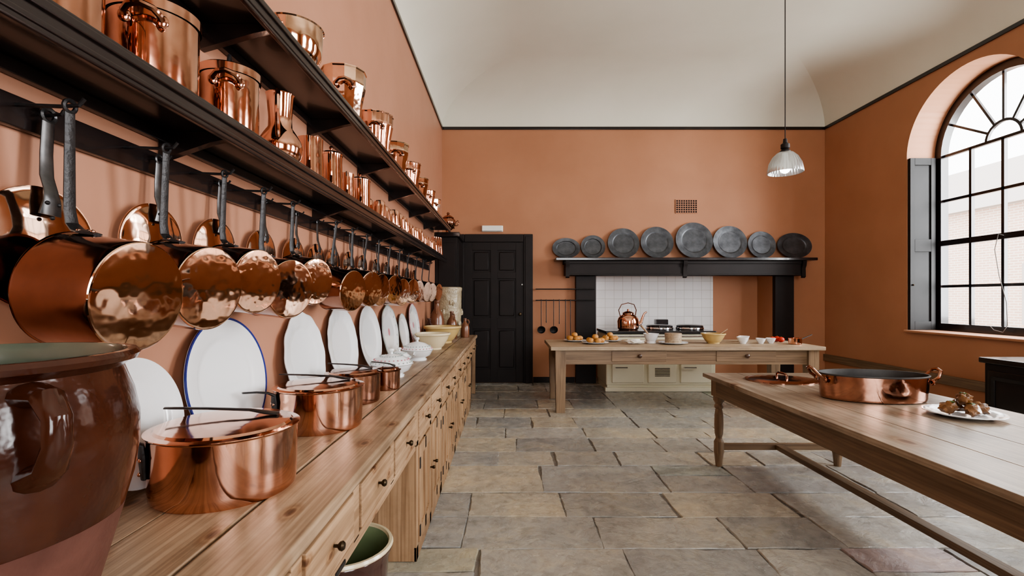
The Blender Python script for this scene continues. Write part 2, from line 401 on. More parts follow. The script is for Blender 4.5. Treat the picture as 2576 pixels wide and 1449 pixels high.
kt = thing('drawer_unit', 'pine kneehole drawer run below worktop nearest the viewer', 'drawer unit', (0, 0, 0))
q = B()
for yy in (-.35, .55, 1.1, 1.53, 2.0, 2.5): q.box(XL+.01, FX, yy-.028, yy+.028, .615, WT-.046, .002)
q.box(XL+.01, FX, -.35, 2.5, .592, .625, .003).box(XL+.01, FX, -.35, 2.5, WT-.062, WT-.046).box(XL+.01, XL+.03, -.35, 2.5, .592, WT-.05)
q.build('carcass', piney, kt)
for (a, b2) in ((.58, 1.07), (1.13, 1.50), (1.56, 1.97), (2.03, 2.47)): drawer(kt, a, b2, .634, .778)
B().box(FX-.06, FX, -.38, -.32, 0, .592, .004).build('leg', pinez, kt)
B().box(FX-.001, FX+.004, 1.34, 1.42, .60, .615, .002).build('catch_plate', iron, kt)
yy = 2.53
for u in range(4):
    y0, y1 = yy+u*.9, yy+(u+1)*.9-.004
    cu = thing('base_cabinet', 'pine base cabinet with two drawers over two doors, %s from the kneehole' % ORD[u], 'cabinet', (0, 0, 0), 0, 'base cabinets under the worktop')
    ym = (y0+y1)/2
    q = B().box(XL+.01, FX-.012, y0, y1, .0, WT-.046, .002)
    for (a, b2) in ((y0, y0+.045), (ym-.025, ym+.025), (y1-.045, y1)): q.box(FX-.014, FX, a, b2, 0, WT-.046, .002)
    for (a, b2) in ((0, .075), (.60, .63), (WT-.064, WT-.046)): q.box(FX-.014, FX, y0, y1, a, b2, .002)
    q.build('body', pinez, cu)
    for (a, b2, sd) in ((y0+.047, ym-.027, 1), (ym+.027, y1-.047, -1)):
        drawer(cu, a-.006, b2+.006, .634, .778)
        q = B().box(FX-.012, FX-.002, a+.05, b2-.05, .13, .54)
        for e in ((a, a+.06), (b2-.06, b2), ((a+b2)/2-.02, (a+b2)/2+.02)): q.box(FX-.012, FX+.008, e[0], e[1], .08, .595, .003)
        q.box(FX-.012, FX+.008, a+.06, b2-.06, .08, .15, .003).box(FX-.012, FX+.008, a+.06, b2-.06, .525, .595, .003)
        dr = q.build('door', pinez, cu)
        knob_b(FX+.007, (b2-.03) if sd > 0 else (a+.03), .36, .8).build('knob', brass, dr)
        for hz in (.14, .50): B().box(FX+.006, FX+.012, (a if sd > 0 else b2-.018), (a+.018 if sd > 0 else b2), hz-.03, hz+.03, .002).build('hinge', iron, dr)
et = thing('open_table_bay', 'open pine end bay with drawers at the far end of the worktop', 'bench bay', (0, 0, 0))
B().box(XL+.01, FX, 6.135, WE-.03, .62, WT-.046, .003).build('apron', piney, et)
for (a, b2) in ((6.17, 6.56), (6.60, 6.98)): drawer(et, a, b2, .645, .78)
B().box(FX-.055, FX-.002, WE-.09, WE-.035, 0, .62, .004).build('leg', pinez, et)
for k, (bx, by, lb) in enumerate([(-.60, 6.55, 'dark bottle on the floor under worktop end, nearer the cabinet doors'), (-.64, 6.80, 'dark bottle on the floor under worktop end, nearer the end leg')]):
    solo(B().lathe([(0, 0), (.05, 0), (.055, .02), (.055, .16), (.03, .20), (.016, .23), (.016, .30), (.02, .305), (0, .305)], n=20), 'bottle', bottlem, (bx, by, .0), lb, 'bottle', 'bottles under the bench end')
gp = thing('green_crock', 'deep dark crock with green glazed inside on floor under drawers', 'crock', (-.665, 1.96, 0))
B().lathe([(0, 0), (.13, 0), (.15, .02), (.175, .33), (.19, .37), (.185, .385), (.176, .382), (.168, .33), (.14, .03), (0, .02)], n=40).build('body', bottlem, gp)
B().lathe([(.172, .380), (.160, .33), (.131, .032), (0, .026)], n=40).build('green_lining', greenlin, gp)
B().lathe([(.171, .379), (.176, .389), (.187, .389), (.192, .379), (.187, .368)], n=40).build('rim', creamw, gp)

cb = thing('corner_cupboard', 'tall black painted cupboard in the corner beside the panelled door', 'cupboard', (0, 0, 0))
B().box(XL+.004, -.76, 7.14, YB-.004, 0, 2.28, .006).build('carcass', blackm, cb)
B().box(XL+.004, -.72, 7.08, YB-.004, 2.281, 2.35, .012).build('cornice', black, cb)
q = B().box(-.762, -.748, 7.18, YB-.06, .9, 2.2, .004); q.box(XL+.06, -.79, 7.128, 7.142, 1.0, 2.2, .004); q.build('door', blackm, cb)

# ------------------------------------------------------------------ shelves
def shelf(label, zt, xf, Y0, Y1, brs):
    s = thing('wall_shelf', label, 'shelf', (0, 0, 0), 0, 'black shelves on the left wall')
    B().box(XL+.002, xf-.012, Y0, Y1, zt-.04, zt, .003).build('board', black, s)
    B().box(xf-.02, xf, Y0, Y1, zt-.075, zt+.004, .006).box(xf-.006, xf+.008, Y0, Y1, zt-.03, zt-.008, .005).box(xf-.006, xf+.004, Y0, Y1, zt-.062, zt-.048, .004).build('fascia', black, s)
    B().box(XL+.002, XL+.025, Y0, Y1, zt-.075, zt-.041, .004).build('wall_batten', black, s)
    for yb in brs:
        B().prism([(XL+.003, yb-.014, zt-.041), (xf-.022, yb-.014, zt-.041), (xf-.022, yb-.014, zt-.065), (xf-.07, yb-.014, zt-.075), (XL+.003, yb-.014, zt-.13)], (0, .028, 0)).build('bracket', black, s)
    return s
shelf('lower long black wall shelf holding copper jugs and pots', 1.94, -.86, .2, 6.7, (1.52, 2.70, 3.86, 5.0, 6.1))
shelf('upper long black wall shelf holding large copper pans', 2.39, -.83, .2, 6.9, (1.72, 2.63, 3.5, 4.4, 5.3, 6.2))
PANS = [(1.052, 1.01, -7, 5), (1.348, .95, -13, 3), (1.625, .88, -16, 3), (1.885, .93, -21, 2), (2.14, .84, -22, 3), (2.68, .92, -18, -3), (2.96, .88, -22, 4), (3.26, .88, -16, -3), (3.56, .86, -20, 4), (3.90, .9, -18, -2), (4.24, .86, -20, 4), (4.62, .86, -16, -3), (5.02, .86, -16, 3), (5.42, .86, -18, -2), (5.85, .84, -16, 2)]
LIDS = [(1.105, 1.28, -3), (1.455, 1.06, -4), (1.765, 1.02, -5), (2.085, .97, -4), (2.40, .94, -5), (2.66, .92, -2), (2.92, .9, -3), (3.20, .85, -2), (3.50, .82, -3), (3.84, .82, 2), (4.2, .8, -3), (4.58, .8, -2), (5.0, .8, 0), (5.4, .8, -2)]
HZ = 1.797; HXP = -.955; HXL = -1.052
rl = thing('hook_rail', 'black painted wall rail with iron hooks below the lower shelf', 'rail', (0, 0, 0))
B().box(XL+.002, -1.072, .2, 6.5, 1.752, 1.824, .006).build('rail', black, rl)
for (yy, s, _, _) in PANS: B().tube([(-1.073, yy, HZ+.004), (HXP-.02, yy, HZ), (HXP+.02, yy, HZ+.002), (HXP+.032, yy, HZ+.016)], .0045, 6).build('hook', iron, rl)
for (yy, s, _) in LIDS: B().tube([(-1.073, yy, HZ+.004), (HXL, yy, HZ), (HXL+.03, yy, HZ+.003), (HXL+.036, yy, HZ+.012)], .004, 6).build('hook', iron, rl)

# ------------------------------------------------------------------ hanging pans and lids
r, dp, L = .126, .165, .27
hp = thing('hanging_saucepan', 'first and largest hanging copper saucepan, above the brown crock', 'saucepan', (HXP, PANS[0][0], HZ), PANS[0][2], 'copper saucepans hanging from the rail')
hp.scale = (PANS[0][1],)*3; hp.rotation_euler[0] = rad(PANS[0][3])
Mt = R(6, 'Y'); Ml = Mt@T((.012, 0, -L-r))@R(90, 'Y')
B().lathe([(r*.955, dp-.002), (r*.965, dp-.006), (r*.972, dp-.02), (r*.985, dp*.5), (r, .004), (r+.003, 0), (r-.004, 0), (r*.965, dp*.5), (r*.93, dp-.012), (0, dp-.012)], Ml, 64).build('body', copper_dark, hp)
B().lathe([(0, dp), (r*.45, dp+.0006), (r*.90, dp+.0004), (r*.94, dp), (r*.9552, dp-.002)], Ml, 64).build('polished_base', copper_pale, hp)
hd = B().tube([(0, 0, -.012), (0, 0, -.1), (0, 0, -L+.05), (.006, 0, -L+.02), (.022, 0, -L+.006), (.045, 0, -L+.003), (.07, 0, -L+.001)], [.0115, .0125, .014, .015, .018, .021, .012], 10, Mt, sq=(.26, 1))
hd.tube(arc((0, 0, 0), .0125, 0, 345, 14, 'yz'), .0045, 6, Mt, closed=True).build('handle', iron, hp)
for (xx, yy) in ((.035, -.011), (.035, .011), (.058, 0)): B().blob((xx, yy, -L+.007), (.005, .005, .004), sub=2, M=Mt).build('rivet', copper, hp)
for i in range(1, len(PANS)):
    yy, s, rz, rx = PANS[i]
    dup(hp, (HXP, yy, HZ), rz, '%s hanging copper saucepan counted from the brown crock' % ORD[i], s, rx=rx)
r, L = .108, .13
hl = thing('hanging_pan_cover', 'first and largest hanging copper lid, behind the nearest saucepan', 'pan lid', (HXL, LIDS[0][0], HZ), -4, 'copper lids hanging from the rail')
hl.scale = (LIDS[0][1],)*3; hl.rotation_euler[0] = rad(LIDS[0][2])
B().lathe([(0, .014), (r*.3, .013), (r*.6, .0105), (r*.9, .005), (r*.96, .0035), (r, .004), (r, .001), (r*.9, .001), (r*.5, .007), (0, .010)], R(2, 'Y')@T((.0, 0, -L-r))@R(90, 'Y'), 56).build('disc', copper_pale, hl)
B().tube([(0, 0, -.012), (0, 0, -.07), (.003, 0, -L+.02), (.012, 0, -L-.005), (.016, 0, -L-.025), (.013, 0, -L-.05)], [.0115, .012, .013, .013, .016, .02], 10, sq=(.26, 1)).tube(arc((0, 0, 0), .012, 0, 345, 14, 'yz'), .004, 6, closed=True).build('handle', steel, hl)
for (yy, zz) in ((-.01, -.03), (.01, -.03), (0, -.055)): B().blob((.018, yy, -L+zz), (.004, .004, .004), sub=2).build('rivet', iron, hl)
for i in range(1, len(LIDS)):
    yy, s, rx = LIDS[i]
    dup(hl, (HXL, yy, HZ), -5, '%s hanging copper lid counted from the brown crock' % ORD[i], s, rx=rx)

# ------------------------------------------------------------------ lower shelf copper
SZ, SX = 1.944, -.974
def side_handle(root, x, y, z, sgn, w=.035, m=copper_old):
    h = B().tube([(x-w, y, z)]+[(x+w*math.cos(rad(a)), y+sgn*.034*math.sin(rad(a))+sgn*.006, z+.022*math.sin(rad(a))) for a in (160, 130, 90, 50, 20)]+[(x+w, y, z)], .0085, 8)
    for s in (-1, 1): h.blob((x+s*w, y+sgn*.003, z), (.015, .006, .018), sub=2)
    return h.build('side_handle', m, root)
def stockpot(name, label, y, r, h, wire, rz=0):
    t = thing(name, label, 'pot', (SX, y, SZ), rz)
    B().lathe([(0, .0), (r*.95, 0), (r*.97, .006), (r, h-.004), (r+.003, h), (r-.004, h), (r-.005, .01), (0, .008)], n=56).build('body', copper, t)
    l = B().lathe([(r+.004, h-.02), (r+.005, h+.006), (r*.97, h+.012), (r*.8, h+.016), (r*.4, h+.02), (0, h+.021)], n=56).build('lid', copper, t)
    if wire: B().tube(arc((0, 0, h+.016), .048, 5, 175, 12, 'yz'), .0055, 8).build('lid_handle', iron, l)
    else: B().tube([(0, -.06, h+.016), (0, -.065, h+.04), (0, -.035, h+.065), (0, .035, h+.065), (0, .065, h+.04), (0, .06, h+.016)], .008, 8).build('lid_handle', copper_old, l)
    side_handle(t, 0, -r, h*.72, -1, .04); side_handle(t, 0, r, h*.72, 1, .04)
    return t
stockpot('copper_stockpot', 'copper stockpot cut by the top left picture edge on lower shelf', 1.025, .093, .20, False, 50)
stockpot('copper_stockpot', 'broad lidded copper stockpot on lower shelf above the second hanging lid', 1.33, .106, .205, False, 24)
stockpot('copper_stockpot', 'tall lidded copper pot with wire lid handle on lower shelf', 1.69, .093, .215, True, 24)
t = thing('copper_flask', 'copper jug with round belly and narrow neck on lower shelf', 'jug', (SX, 2.06, SZ), 20)
B().lathe([(0, 0), (.055, 0), (.08, .03), (.09, .065), (.085, .10), (.065, .135), (.048, .16), (.046, .20), (.054, .29), (.058, .30), (.053, .298), (.042, .2), (.044, .16), (.07, .12), (.08, .06), (.05, .01), (0, .01)], n=44).build('body', copper, t)
B().tube([(0, -.055, .275), (0, -.095, .285), (0, -.115, .25), (0, -.11, .18), (0, -.098, .12), (0, -.082, .10)], [.008, .01, .011, .010, .009, .008], 8).build('handle', copper, t)
def tankard(label, y, r, h, tp=.9, x=SX, cat='jug', lid=False):
    t = thing('copper_jug', label, cat, (x, y, SZ), 20)
    B().lathe([(0, 0), (r, 0), (r+.003, .006), (r*.98, .02), (r*tp, h*.8), (r*tp*1.02, h), (r*tp*.94, h), (r*tp*.92, h*.8), (r*.9, .01), (0, .01)], n=36).build('body', copper, t)
    B().lathe([(r*.99, h*.12), (r*1.02, h*.125), (r*.99, h*.14)], n=36).build('band', copper_old, t)
    B().tube([(0, -r*tp, h*.92), (0, -r*tp-.034, h*.95), (0, -r*tp-.054, h*.76), (0, -r-.045, h*.4), (0, -r, h*.2)], .008, 8).build('handle', copper, t)
    if lid:
        l = B().lathe([(r*tp*1.05, h*.985), (r*tp*1.06, h+.006), (r*tp*.8, h+.018), (r*tp*.3, h+.026), (0, h+.027)], n=36).build('lid', copper, t)
        B().lathe([(.005, h+.026), (.006, h+.034), (.012, h+.042), (.008, h+.052), (0, h+.053)], n=16).build('lid_knob', copper_old, l)
    return t
tankard('plain tapering copper tankard right of the round bellied copper jug', 2.37, .066, .215)
tankard('tall lidded copper measure with handle, second after the round bellied jug', 2.65, .064, .215, lid=True)
tankard('small copper measure standing before a wider one on lower shelf', 2.90, .048, .18)
tankard('wide lidded copper measure just before the row of small moulds', 3.16, .068, .20, .95, lid=True)
tm = thing('copper_mould', 'first small copper mould of the front row on lower shelf', 'mould', (-.915, 3.42, SZ), 0, 'small copper moulds on the lower shelf')
B().lathe([(0, .125), (.026, .125), (.038, .113), (.042, .08), (.046, .014), (.052, .008), (.052, 0), (.044, 0), (.0, .02)], n=48, flute=.05, k=12).build('fluted_body', copper, tm)
B().lathe([(.048, 0), (.056, .001), (.056, .005), (.048, .006)], n=32).build('rim', copper, tm)
for i in range(1, 18): dup(tm, (-.915, 3.42+i*.145, SZ), i*20, '%s small copper mould along the front row on lower shelf' % ORD[i], random.uniform(.85, 1.12))
for i in range(14): dup(tm, (-1.025, 3.48+i*.18, SZ), i*33, '%s taller copper mould along the back row on lower shelf' % ORD[i], random.uniform(1.12, 1.22))
for i, yy in enumerate((6.05, 6.24, 6.45)):
    tankard(['third last copper measure near the far end of lower shelf', 'second last copper measure near the far end of lower shelf', 'last copper measure at the far end of the lower shelf'][i], yy, .052, (.2, .22, .24)[i], .72, -.93)

# ------------------------------------------------------------------ upper shelf copper
UZ = 2.394
q = thing('copper_basin', 'round copper basin overhanging the upper shelf at picture top', 'basin', (-.955, 2.14, UZ))
B().lathe([(0, 0), (.05, 0), (.09, .015), (.118, .06), (.124, .12), (.126, .17), (.131, .175), (.120, .17), (.112, .07), (.05, .01), (0, .01)], n=48).build('bowl', copper_pale, q)
B().tube([(0, -.124, .14), (0, -.15, .15), (0, -.16, .13), (0, -.15, .10), (0, -.124, .1)], .006, 8).build('side_handle', copper_old, q)
def deep_pan(label, y, r, h, m, n, tp, rz, fl=0):
    t = thing('copper_pan', label, 'pan', (-.955, y, UZ), rz, 'large copper pans on the upper shelf')
    B().lathe([(0, 0), (r*tp, 0), (r*(tp+.02), .006), (r*(tp*.65+.33), h*.35), (r*.965, h*.7), (r*.98, h*.72), (r*.98, h*.76), (r*.965, h*.78), (r*.99, h*.96), (r*1.03, h*.985), (r*1.03, h), (r*.96, h), (r*.93, h*.7), (0, .012)], n=n, flute=fl, k=14).build('body', m, t, 24)
    side_handle(t, 0, -r*.96, h*.6, -1, .045); side_handle(t, 0, r*.96, h*.6, 1, .045)
    return t
for a in [('nearest large copper pan on upper shelf, beyond the round basin', 2.80, .125, .29, copper_pale, 12, .74, 20), ('second large copper pan on the upper shelf, with ring handles', 3.44, .127, .28, copper, 84, .78, 20, .03),
          ('third large copper pan on the upper shelf', 4.02, .123, .26, copper_pale, 12, .74, 25), ('fourth large copper pan on the upper shelf', 4.56, .12, .25, copper, 84, .76, 20, .03),
          ('fifth large copper pan on the upper shelf', 5.06, .115, .23, copper_pale, 12, .76, 18), ('sixth large copper pan on the upper shelf', 5.54, .11, .21, copper, 84, .78, 20, .03), ('farthest large copper pan on the upper shelf', 6.02, .11, .21, copper_pale, 12, .78, 20)]:
    deep_pan(*a)
t = thing('copper_urn', 'copper tea urn with tap standing on the black corner cupboard', 'urn', (-.93, 7.42, 2.352))
B().lathe([(0, 0), (.075, 0), (.08, .012), (.04, .04), (.035, .06), (.08, .10), (.115, .16), (.12, .20), (.10, .235), (.07, .25), (0, .25)], n=40).build('body', copper_old, t)
B().lathe([(.085, .25), (.09, .258), (.06, .285), (.025, .30), (.018, .31), (.025, .325), (.012, .345), (0, .348)], n=30).build('lid', copper_old, t)
for s in (-1, 1): B().tube([(s*.11, 0, .19), (s*.15, 0, .22), (s*.165, 0, .18), (s*.14, 0, .14), (s*.10, 0, .14)], .007, 8).build('handle', copper_old, t)
B().tube([(0.05, -.07, .1), (.10, -.13, .10), (.105, -.14, .075)], .01, 8).box(.085, .105, -.125, -.105, .1, .14, .002).build('tap', brass, t)

# ------------------------------------------------------------------ worktop pots
def crock():
    t = thing('stoneware_crock', 'huge brown glazed stoneware crock in the left foreground', 'crock', (-.805, .705, WT))
    B().lathe([(.194, .20), (.206, .245), (.2135, .30), (.2135, .345), (.206, .385), (.197, .41), (.192, .425), (.200, .432), (.211, .437), (.214, .445), (.209, .452), (.196, .452), (.186, .442), (.182, .42), (.19, .36), (.188, .25), (.15, .02), (0, .02)], n=72).build('glazed_body', glaze, t)
    B().lathe([(0, 0), (.135, 0), (.145, .01), (.16, .07), (.180, .145), (.1945, .2005), (.190, .2005), (.14, .02), (0, .012)], n=72).build('unglazed_base', bisque, t)
    B().lathe([(.196, .4525), (.186, .443), (.181, .42), (.188, .36), (.18, .25), (.14, .03), (0, .03)], n=60).build('green_lining', greenglaze, t)
    for a in (-22, 158):
        B().tube([(.196, 0, .408), (.232, 0, .408), (.254, 0, .384), (.255, 0, .35), (.240, 0, .318), (.206, 0, .302)], [.022, .016, .014, .014, .016, .024], 12, R(a, 'Z'), sq=(.8, 1.2)).build('lug_handle', glaze, t)
crock()
def stewpan(label, loc, r, h, ang, m=copper):
    t = thing('stewpan', label, 'pan', loc, 0, 'lidded copper pans on the worktop')
    B().lathe([(0, 0), (r*.94, 0), (r*.97, .006), (r*.985, .03), (r, h-.004), (r+.003, h), (r-.004, h), (r*.96, .01), (0, .008)], n=64).build('body', m, t)
    l = B().lathe([(r-.006, h-.004), (r+.006, h+.002), (r+.006, h+.005), (r*.93, h+.008), (r*.9, h+.014), (r*.6, h+.018), (0, h+.020), (0, h+.014), (r*.9, h+.008)], n=64).build('lid', m, t)
    B().tube([(r*.62, r*.35, h+.021), (r*.45, r*.33, h+.025), (r*.2, r*.3, h+.034), (-r*.4, r*.2, h+.042), (-r*1.0, r*.08, h+.048)], [.013, .015, .011, .010, .009], 10, sq=(.35, 1)).build('lid_handle', steel, l)
    Ma = R(ang, 'Z')
    hd = B().tube([(r+.003, 0, h*.42), (r+.006, 0, h*.75), (r+.008, 0, h*.93), (r+.03, 0, h+.0), (r+.07, 0, h+.008), (r+.12, 0, h+.012)], [.016, .024, .018, .012, .010, .009], 10, Ma, sq=(.4, 1)).build('pan_handle', iron, t)
    for (yy, zz) in ((-.012, .72), (.012, .72), (0, .5)): B().blob((r+.012, yy, h*zz), (.005, .006, .006), sub=2, M=Ma).build('rivet', m, hd)
    return t
stewpan('largest lidded copper stewpan on the worktop beside the brown crock', (-.80, 1.37, WT), .186, .172, 225)
stewpan('second lidded copper stewpan on worktop, below the scalloped white plate', (-.795, 2.03, WT), .175, .165, 225)
stewpan('third lidded copper stewpan on worktop, half hidden by the second', (-.81, 2.52, WT), .137, .145, 215, copper_old)
stewpan('smallest copper stewpan on worktop in front of the floral tureen', (-.73, 2.86, WT), .085, .11, 215, copper_old)
def tureen(label, loc, r, h, rings, sy=1):
    t = thing('tureen', label, 'tureen', loc, 0, 'china tureens on the worktop')
    B().lathe([(0, 0), (r*.6, 0), (r*.62, .012), (r*.5, .02), (r*.85, .045), (r, h*.42), (r*1.06, h*.45), (r*.95, h*.46), (r*.8, .06), (0, .05)], n=48, sy=sy).build('bowl', china, t)
    l = B().lathe([(r*1.02, h*.46), (r*1.0, h*.49), (r*.8, h*.62), (r*.5, h*.74), (r*.2, h*.79), (0, h*.8)], n=48, sy=sy).build('lid', china, t)
    B().lathe([(0, h*.79), (.01, h*.8), (.008, h*.85), (.018, h*.92), (.014, h*.98), (0, h)], n=20).build('knob', china, l)
    for (rr, zz, m) in rings:
        q = B()
        for i in range(26):
            a = 2*pi*i/26; q.blob((rr*r*math.cos(a), rr*r*math.sin(a), (zz+.012)*h), (.0065, .0065, .005), sub=1)
        q.build('painted_band', m, l)
    for s in (-1, 1): B().tube([(0, s*r*sy*.98, h*.40), (0, s*(r*sy+.025), h*.42), (0, s*(r*sy+.03), h*.34), (0, s*r*sy*.93, h*.28)], .006, 8).build('handle', china, t)
tureen('nearest white covered tureen with pink and grey floral bands', (-.80, 3.30, WT), .14, .195, [(.97, .505, sage), (.83, .6, pink), (.54, .72, sage)])
tureen('small white covered sauce tureen between two larger tureens', (-.86, 3.80, WT), .09, .15, [(.97, .505, sage), (.6, .7, sage)])
tureen('white covered tureen standing before the pale mixing bowl', (-.79, 4.18, WT), .13, .20, [(.97, .505, pink), (.83, .6, sage)])
def bowl(name, label, loc, r, h, m, group=None, cat='bowl', band=True):
    t = thing(name, label, cat, loc, 0, group)
    B().lathe([(0, 0), (r*.5, 0), (r*.52, .012*h/.1), (r*.62, h*.2), (r*.85, h*.6), (r*.95, h*.9), (r, h*.94), (r, h), (r*.93, h), (r*.82, h*.6), (r*.58, h*.2), (0, h*.1)], n=48).build('body', m, t)
    if band: B().lathe([(r*.955, h*.84), (r*1.012, h*.9), (r*1.012, h*1.0), (r*.95, h*1.01)], n=48).build('rim_band', m, t)
    return t
bowl('mixing_bowl', 'pale cream mixing bowl behind the tureens on the worktop', (-.80, 5.08, WT), .185, .17, creamw, 'mixing bowls on the worktop')
bowl('mixing_bowl', 'large yellow mixing bowl behind the pale cream one on worktop', (-.80, 5.82, WT), .225, .20, yellow, 'mixing bowls on the worktop')
t = thing('stoneware_jar', 'tall mottled stoneware water filter jar before the black cupboard', 'jar', (-.855, 6.85, WT))
B().lathe([(0, 0), (.155, 0), (.168, .02), (.175, .12), (.181, .3), (.184, .5), (.186, .63), (.193, .65), (.193, .68), (.18, .69), (.17, .68), (.165, .1), (0, .02)], n=48).build('body', stonew, t)
q = B()
for i in range(22):
    a = rad(i*41); q.blob((.183*math.cos(a), .183*math.sin(a), .33+.17*math.sin(i*2.1)), (.022, .022, .04), .4, 3, i, 2)
q.build('relief_ornament', stonew, t)
def jug(label, loc, r, h, m, rz=0):
    t = thing('stoneware_bottle', label, 'bottle', loc, rz, 'brown bottles at the end of the worktop')
    B().lathe([(0, 0), (r*.9, 0), (r, .01), (r, h*.5), (r*.8, h*.66), (r*.36, h*.8), (r*.3, h*.93), (r*.38, h*.95), (r*.38, h), (0, h)], n=32).build('body', m, t)
    B().tube([(0, -r*.32, h*.9), (0, -r*.8, h*.9), (0, -r*.95, h*.78), (0, -r*.7, h*.66)], .009, 8).build('handle', m, t)
jug('tallest brown stoneware bottle with handle near the worktop end', (-.94, 6.33, WT), .095, .50, brownjug)
jug('second brown stoneware bottle in front of the tall mottled jar', (-.76, 6.44, WT), .072, .36, brownjug, 40)
jug('short dark brown bottle at the worktop end beside the jar', (-.60, 6.62, WT), .06, .26, brownjug, 90)
jug('squat brown jug between the yellow bowl and tall bottle', (-1.01, 6.13, WT), .065, .28, bottlem, 20)

# leaning plates
def plate_prof(r): return [(0, .008), (.60*r, .008), (.68*r, .012), (.74*r, .018), (.96*r, .025), (r, .0245), (r, .020), (.74*r, .011), (.64*r, 0), (0, 0)]
def plate(name, label, y, r, m, lean=9, sx=1, sy=1, flute=0, k=12, band=None, group='white plates leaning along the left wall', flower=None, rz=0):
    xb = XL+2*r*sx*math.sin(rad(lean))+.004
    Mx = R(-lean, 'Y')@T((0, 0, r*sx*(1+abs(flute))))@R(90, 'Y')
    body = B().lathe(plate_prof(r), Mx, 72, sx, sy, flute, k)
    if not band and not flower: return solo(body, name, m, (xb, y, WT+.003), label, 'plate', group, rz)
    t = thing(name, label, 'plate', (xb, y, WT+.003), rz, group)
    body.build('dish', m, t)
    if band: B().lathe([(r*band[1], .0258), (r*1.004, .0275), (r*1.006, .0225)], Mx, 72, sx, sy, flute, k).build('painted_rim', band[0], t)
    if flower:
        q = B()
        for i in range(6): a = rad(i*60); q.blob((.075*r*math.cos(a), .075*r*math.sin(a), .009), (.018, .014, .0015), sub=2, M=Mx)
        q.build('painted_flower', flower, t)
        q = B()
        for i in range(14):
            a = 2*pi*i/14; q.blob((.86*r*math.cos(a)*sx, .86*r*math.sin(a)*sy, .0222), (.012, .012, .002), sub=1, M=Mx)
        q.build('painted_sprigs', sage, t)
    return t
plate('dinner_plate', 'plain white plate half hidden behind the brown crock', 1.36, .182, china, 9)
plate('blue_rimmed_plate', 'large white oval plate with cobalt blue rim', 1.80, .23, china, 8, 1, 1.10, band=(blue, .97))
plate('scalloped_plate', 'scalloped white platter just right of the blue rimmed plate', 2.48, .228, china, 8, 1, 1.04, .016, 12)
plate('scalloped_plate', 'second scalloped white platter along the wall', 3.04, .24, china, 8, 1, 1.08, .012, 16)
plate('oval_platter', 'plain white oval platter between scalloped and floral platters', 3.64, .238, china, 8, 1, 1.12)
plate('floral_platter', 'octagonal white platter painted with pink flowers', 4.24, .233, china, 8, 1, 1.14, .018, 8, (sage, .96), flower=pink)
plate('dinner_plate', 'smaller white plate between the two floral platters', 4.80, .19, china, 9, 1, 1, band=(sage, .97))
plate('floral_platter', 'farthest white platter with painted flowers near the yellow bowl', 5.32, .235, china, 8, 1, 1.12, .012, 8, (pink, .97), flower=pink)

# ------------------------------------------------------------------ mantel and cooker
mt = thing('mantel_surround', 'black painted mantel shelf and posts around the cooking alcove', 'mantel', (0, YB, 0))
B().box(.74, 4.86, -.32, -.001, 1.975, 2.02, .008).build('shelf_board', black, mt)
B().box(.90, 4.70, -.24, -.001, 1.74, 1.973, .01).box(.88, 4.72, -.26, -.001, 1.925, 1.974, .008).box(.90, 4.70, -.25, -.235, 1.745, 1.77, .004).build('beam', blackm, mt)
for (x0, x1) in ((1.087, 1.413), (4.316, 4.62)): B().box(x0, x1, -.09, -.001, 0, 1.739, .006).build('post', blackm, mt)
for x0 in (.90, 2.76, 4.64): B().prism([(x0, -.24, 1.972), (x0, -.30, 1.972), (x0, -.29, 1.9), (x0, -.265, 1.85), (x0, -.27, 1.72), (x0, -.24, 1.70)], (.06, 0, 0)).build('corbel', blackm, mt)
pl = [(1426, 71, 53, 'oval pewter dish at the left end of the mantel shelf'), (1494, 62, 60, 'small round pewter plate, second from the left on mantel'),
      (1571, 80, 78, 'pewter plate third from the left on the mantel shelf'), (1656, 83, 82, 'pewter plate just left of the largest plate on mantel'),
      (1750, 94, 93, 'largest round pewter charger in the middle of the mantel'), (1841, 86, 84, 'pewter plate just right of the largest charger on mantel'),
      (1922, 71, 70, 'small round pewter plate, second from the right on mantel'), (2005, 88, 66, 'wide oval pewter dish at the right end of mantel')]
for (px, pw, ph, lb) in pl:
    s = 1216/7.78; r = ph/2/s; sy = pw/ph; lean = 10
    Mx = R(-lean, 'Y')@T((0, 0, r))@R(90, 'Y')
    body = B().lathe([(0, .010), (.62*r, .010), (.68*r, .014), (.72*r, .022), (.95*r, .027), (r, .03), (r, .024), (.72*r, .014), (.62*r, .002), (0, .002)], Mx, 64, 1, sy)
    solo(body, 'pewter_plate', pewter, ((px-1280)/s, YB-2*r*math.sin(rad(lean))-.006, 2.022), lb, 'plate', 'pewter plates on the mantel shelf', -90)
ck = thing('range_cooker', 'cream enamel range cooker with two round dark hot plate lids', 'cooker', (0, 7.15, 0))
CX0, CX1 = 1.44, 3.06
B().box(CX0, CX1, .0, .74, .09, .845, .02, seg=3).build('body', enamel, ck)
B().box(CX0+.02, CX1-.02, .03, .74, 0, .092).box(CX0-.015, CX1+.015, -.02, .06, 0, .06, .006).build('plinth', enamel, ck)
B().box(CX0-.01, CX1+.01, -.02, .75, .846, .895, .015, seg=3).build('top_plate', hob, ck)
for lx in (2.33, 2.80):
    l = B().lathe([(.20, .896), (.207, .905), (.207, .925), (.20, .935), (0, .936)], T((lx, .34, 0)), 48).build('hot_plate_lid', chrome, ck)
    B().lathe([(.198, .936), (.198, .955), (.18, .968), (.10, .976), (0, .977)], T((lx, .34, 0)), 48).build('lid_top', hob, l)
    B().tube([(lx-.07, .145, .945), (lx-.07, .09, .955), (lx+.07, .09, .955), (lx+.07, .145, .945)], .009, 8).build('lid_handle', hob, l)
B().box(2.36, 2.56, .60, .72, .896, 1.04, .012).build('flue_box', hob, ck)
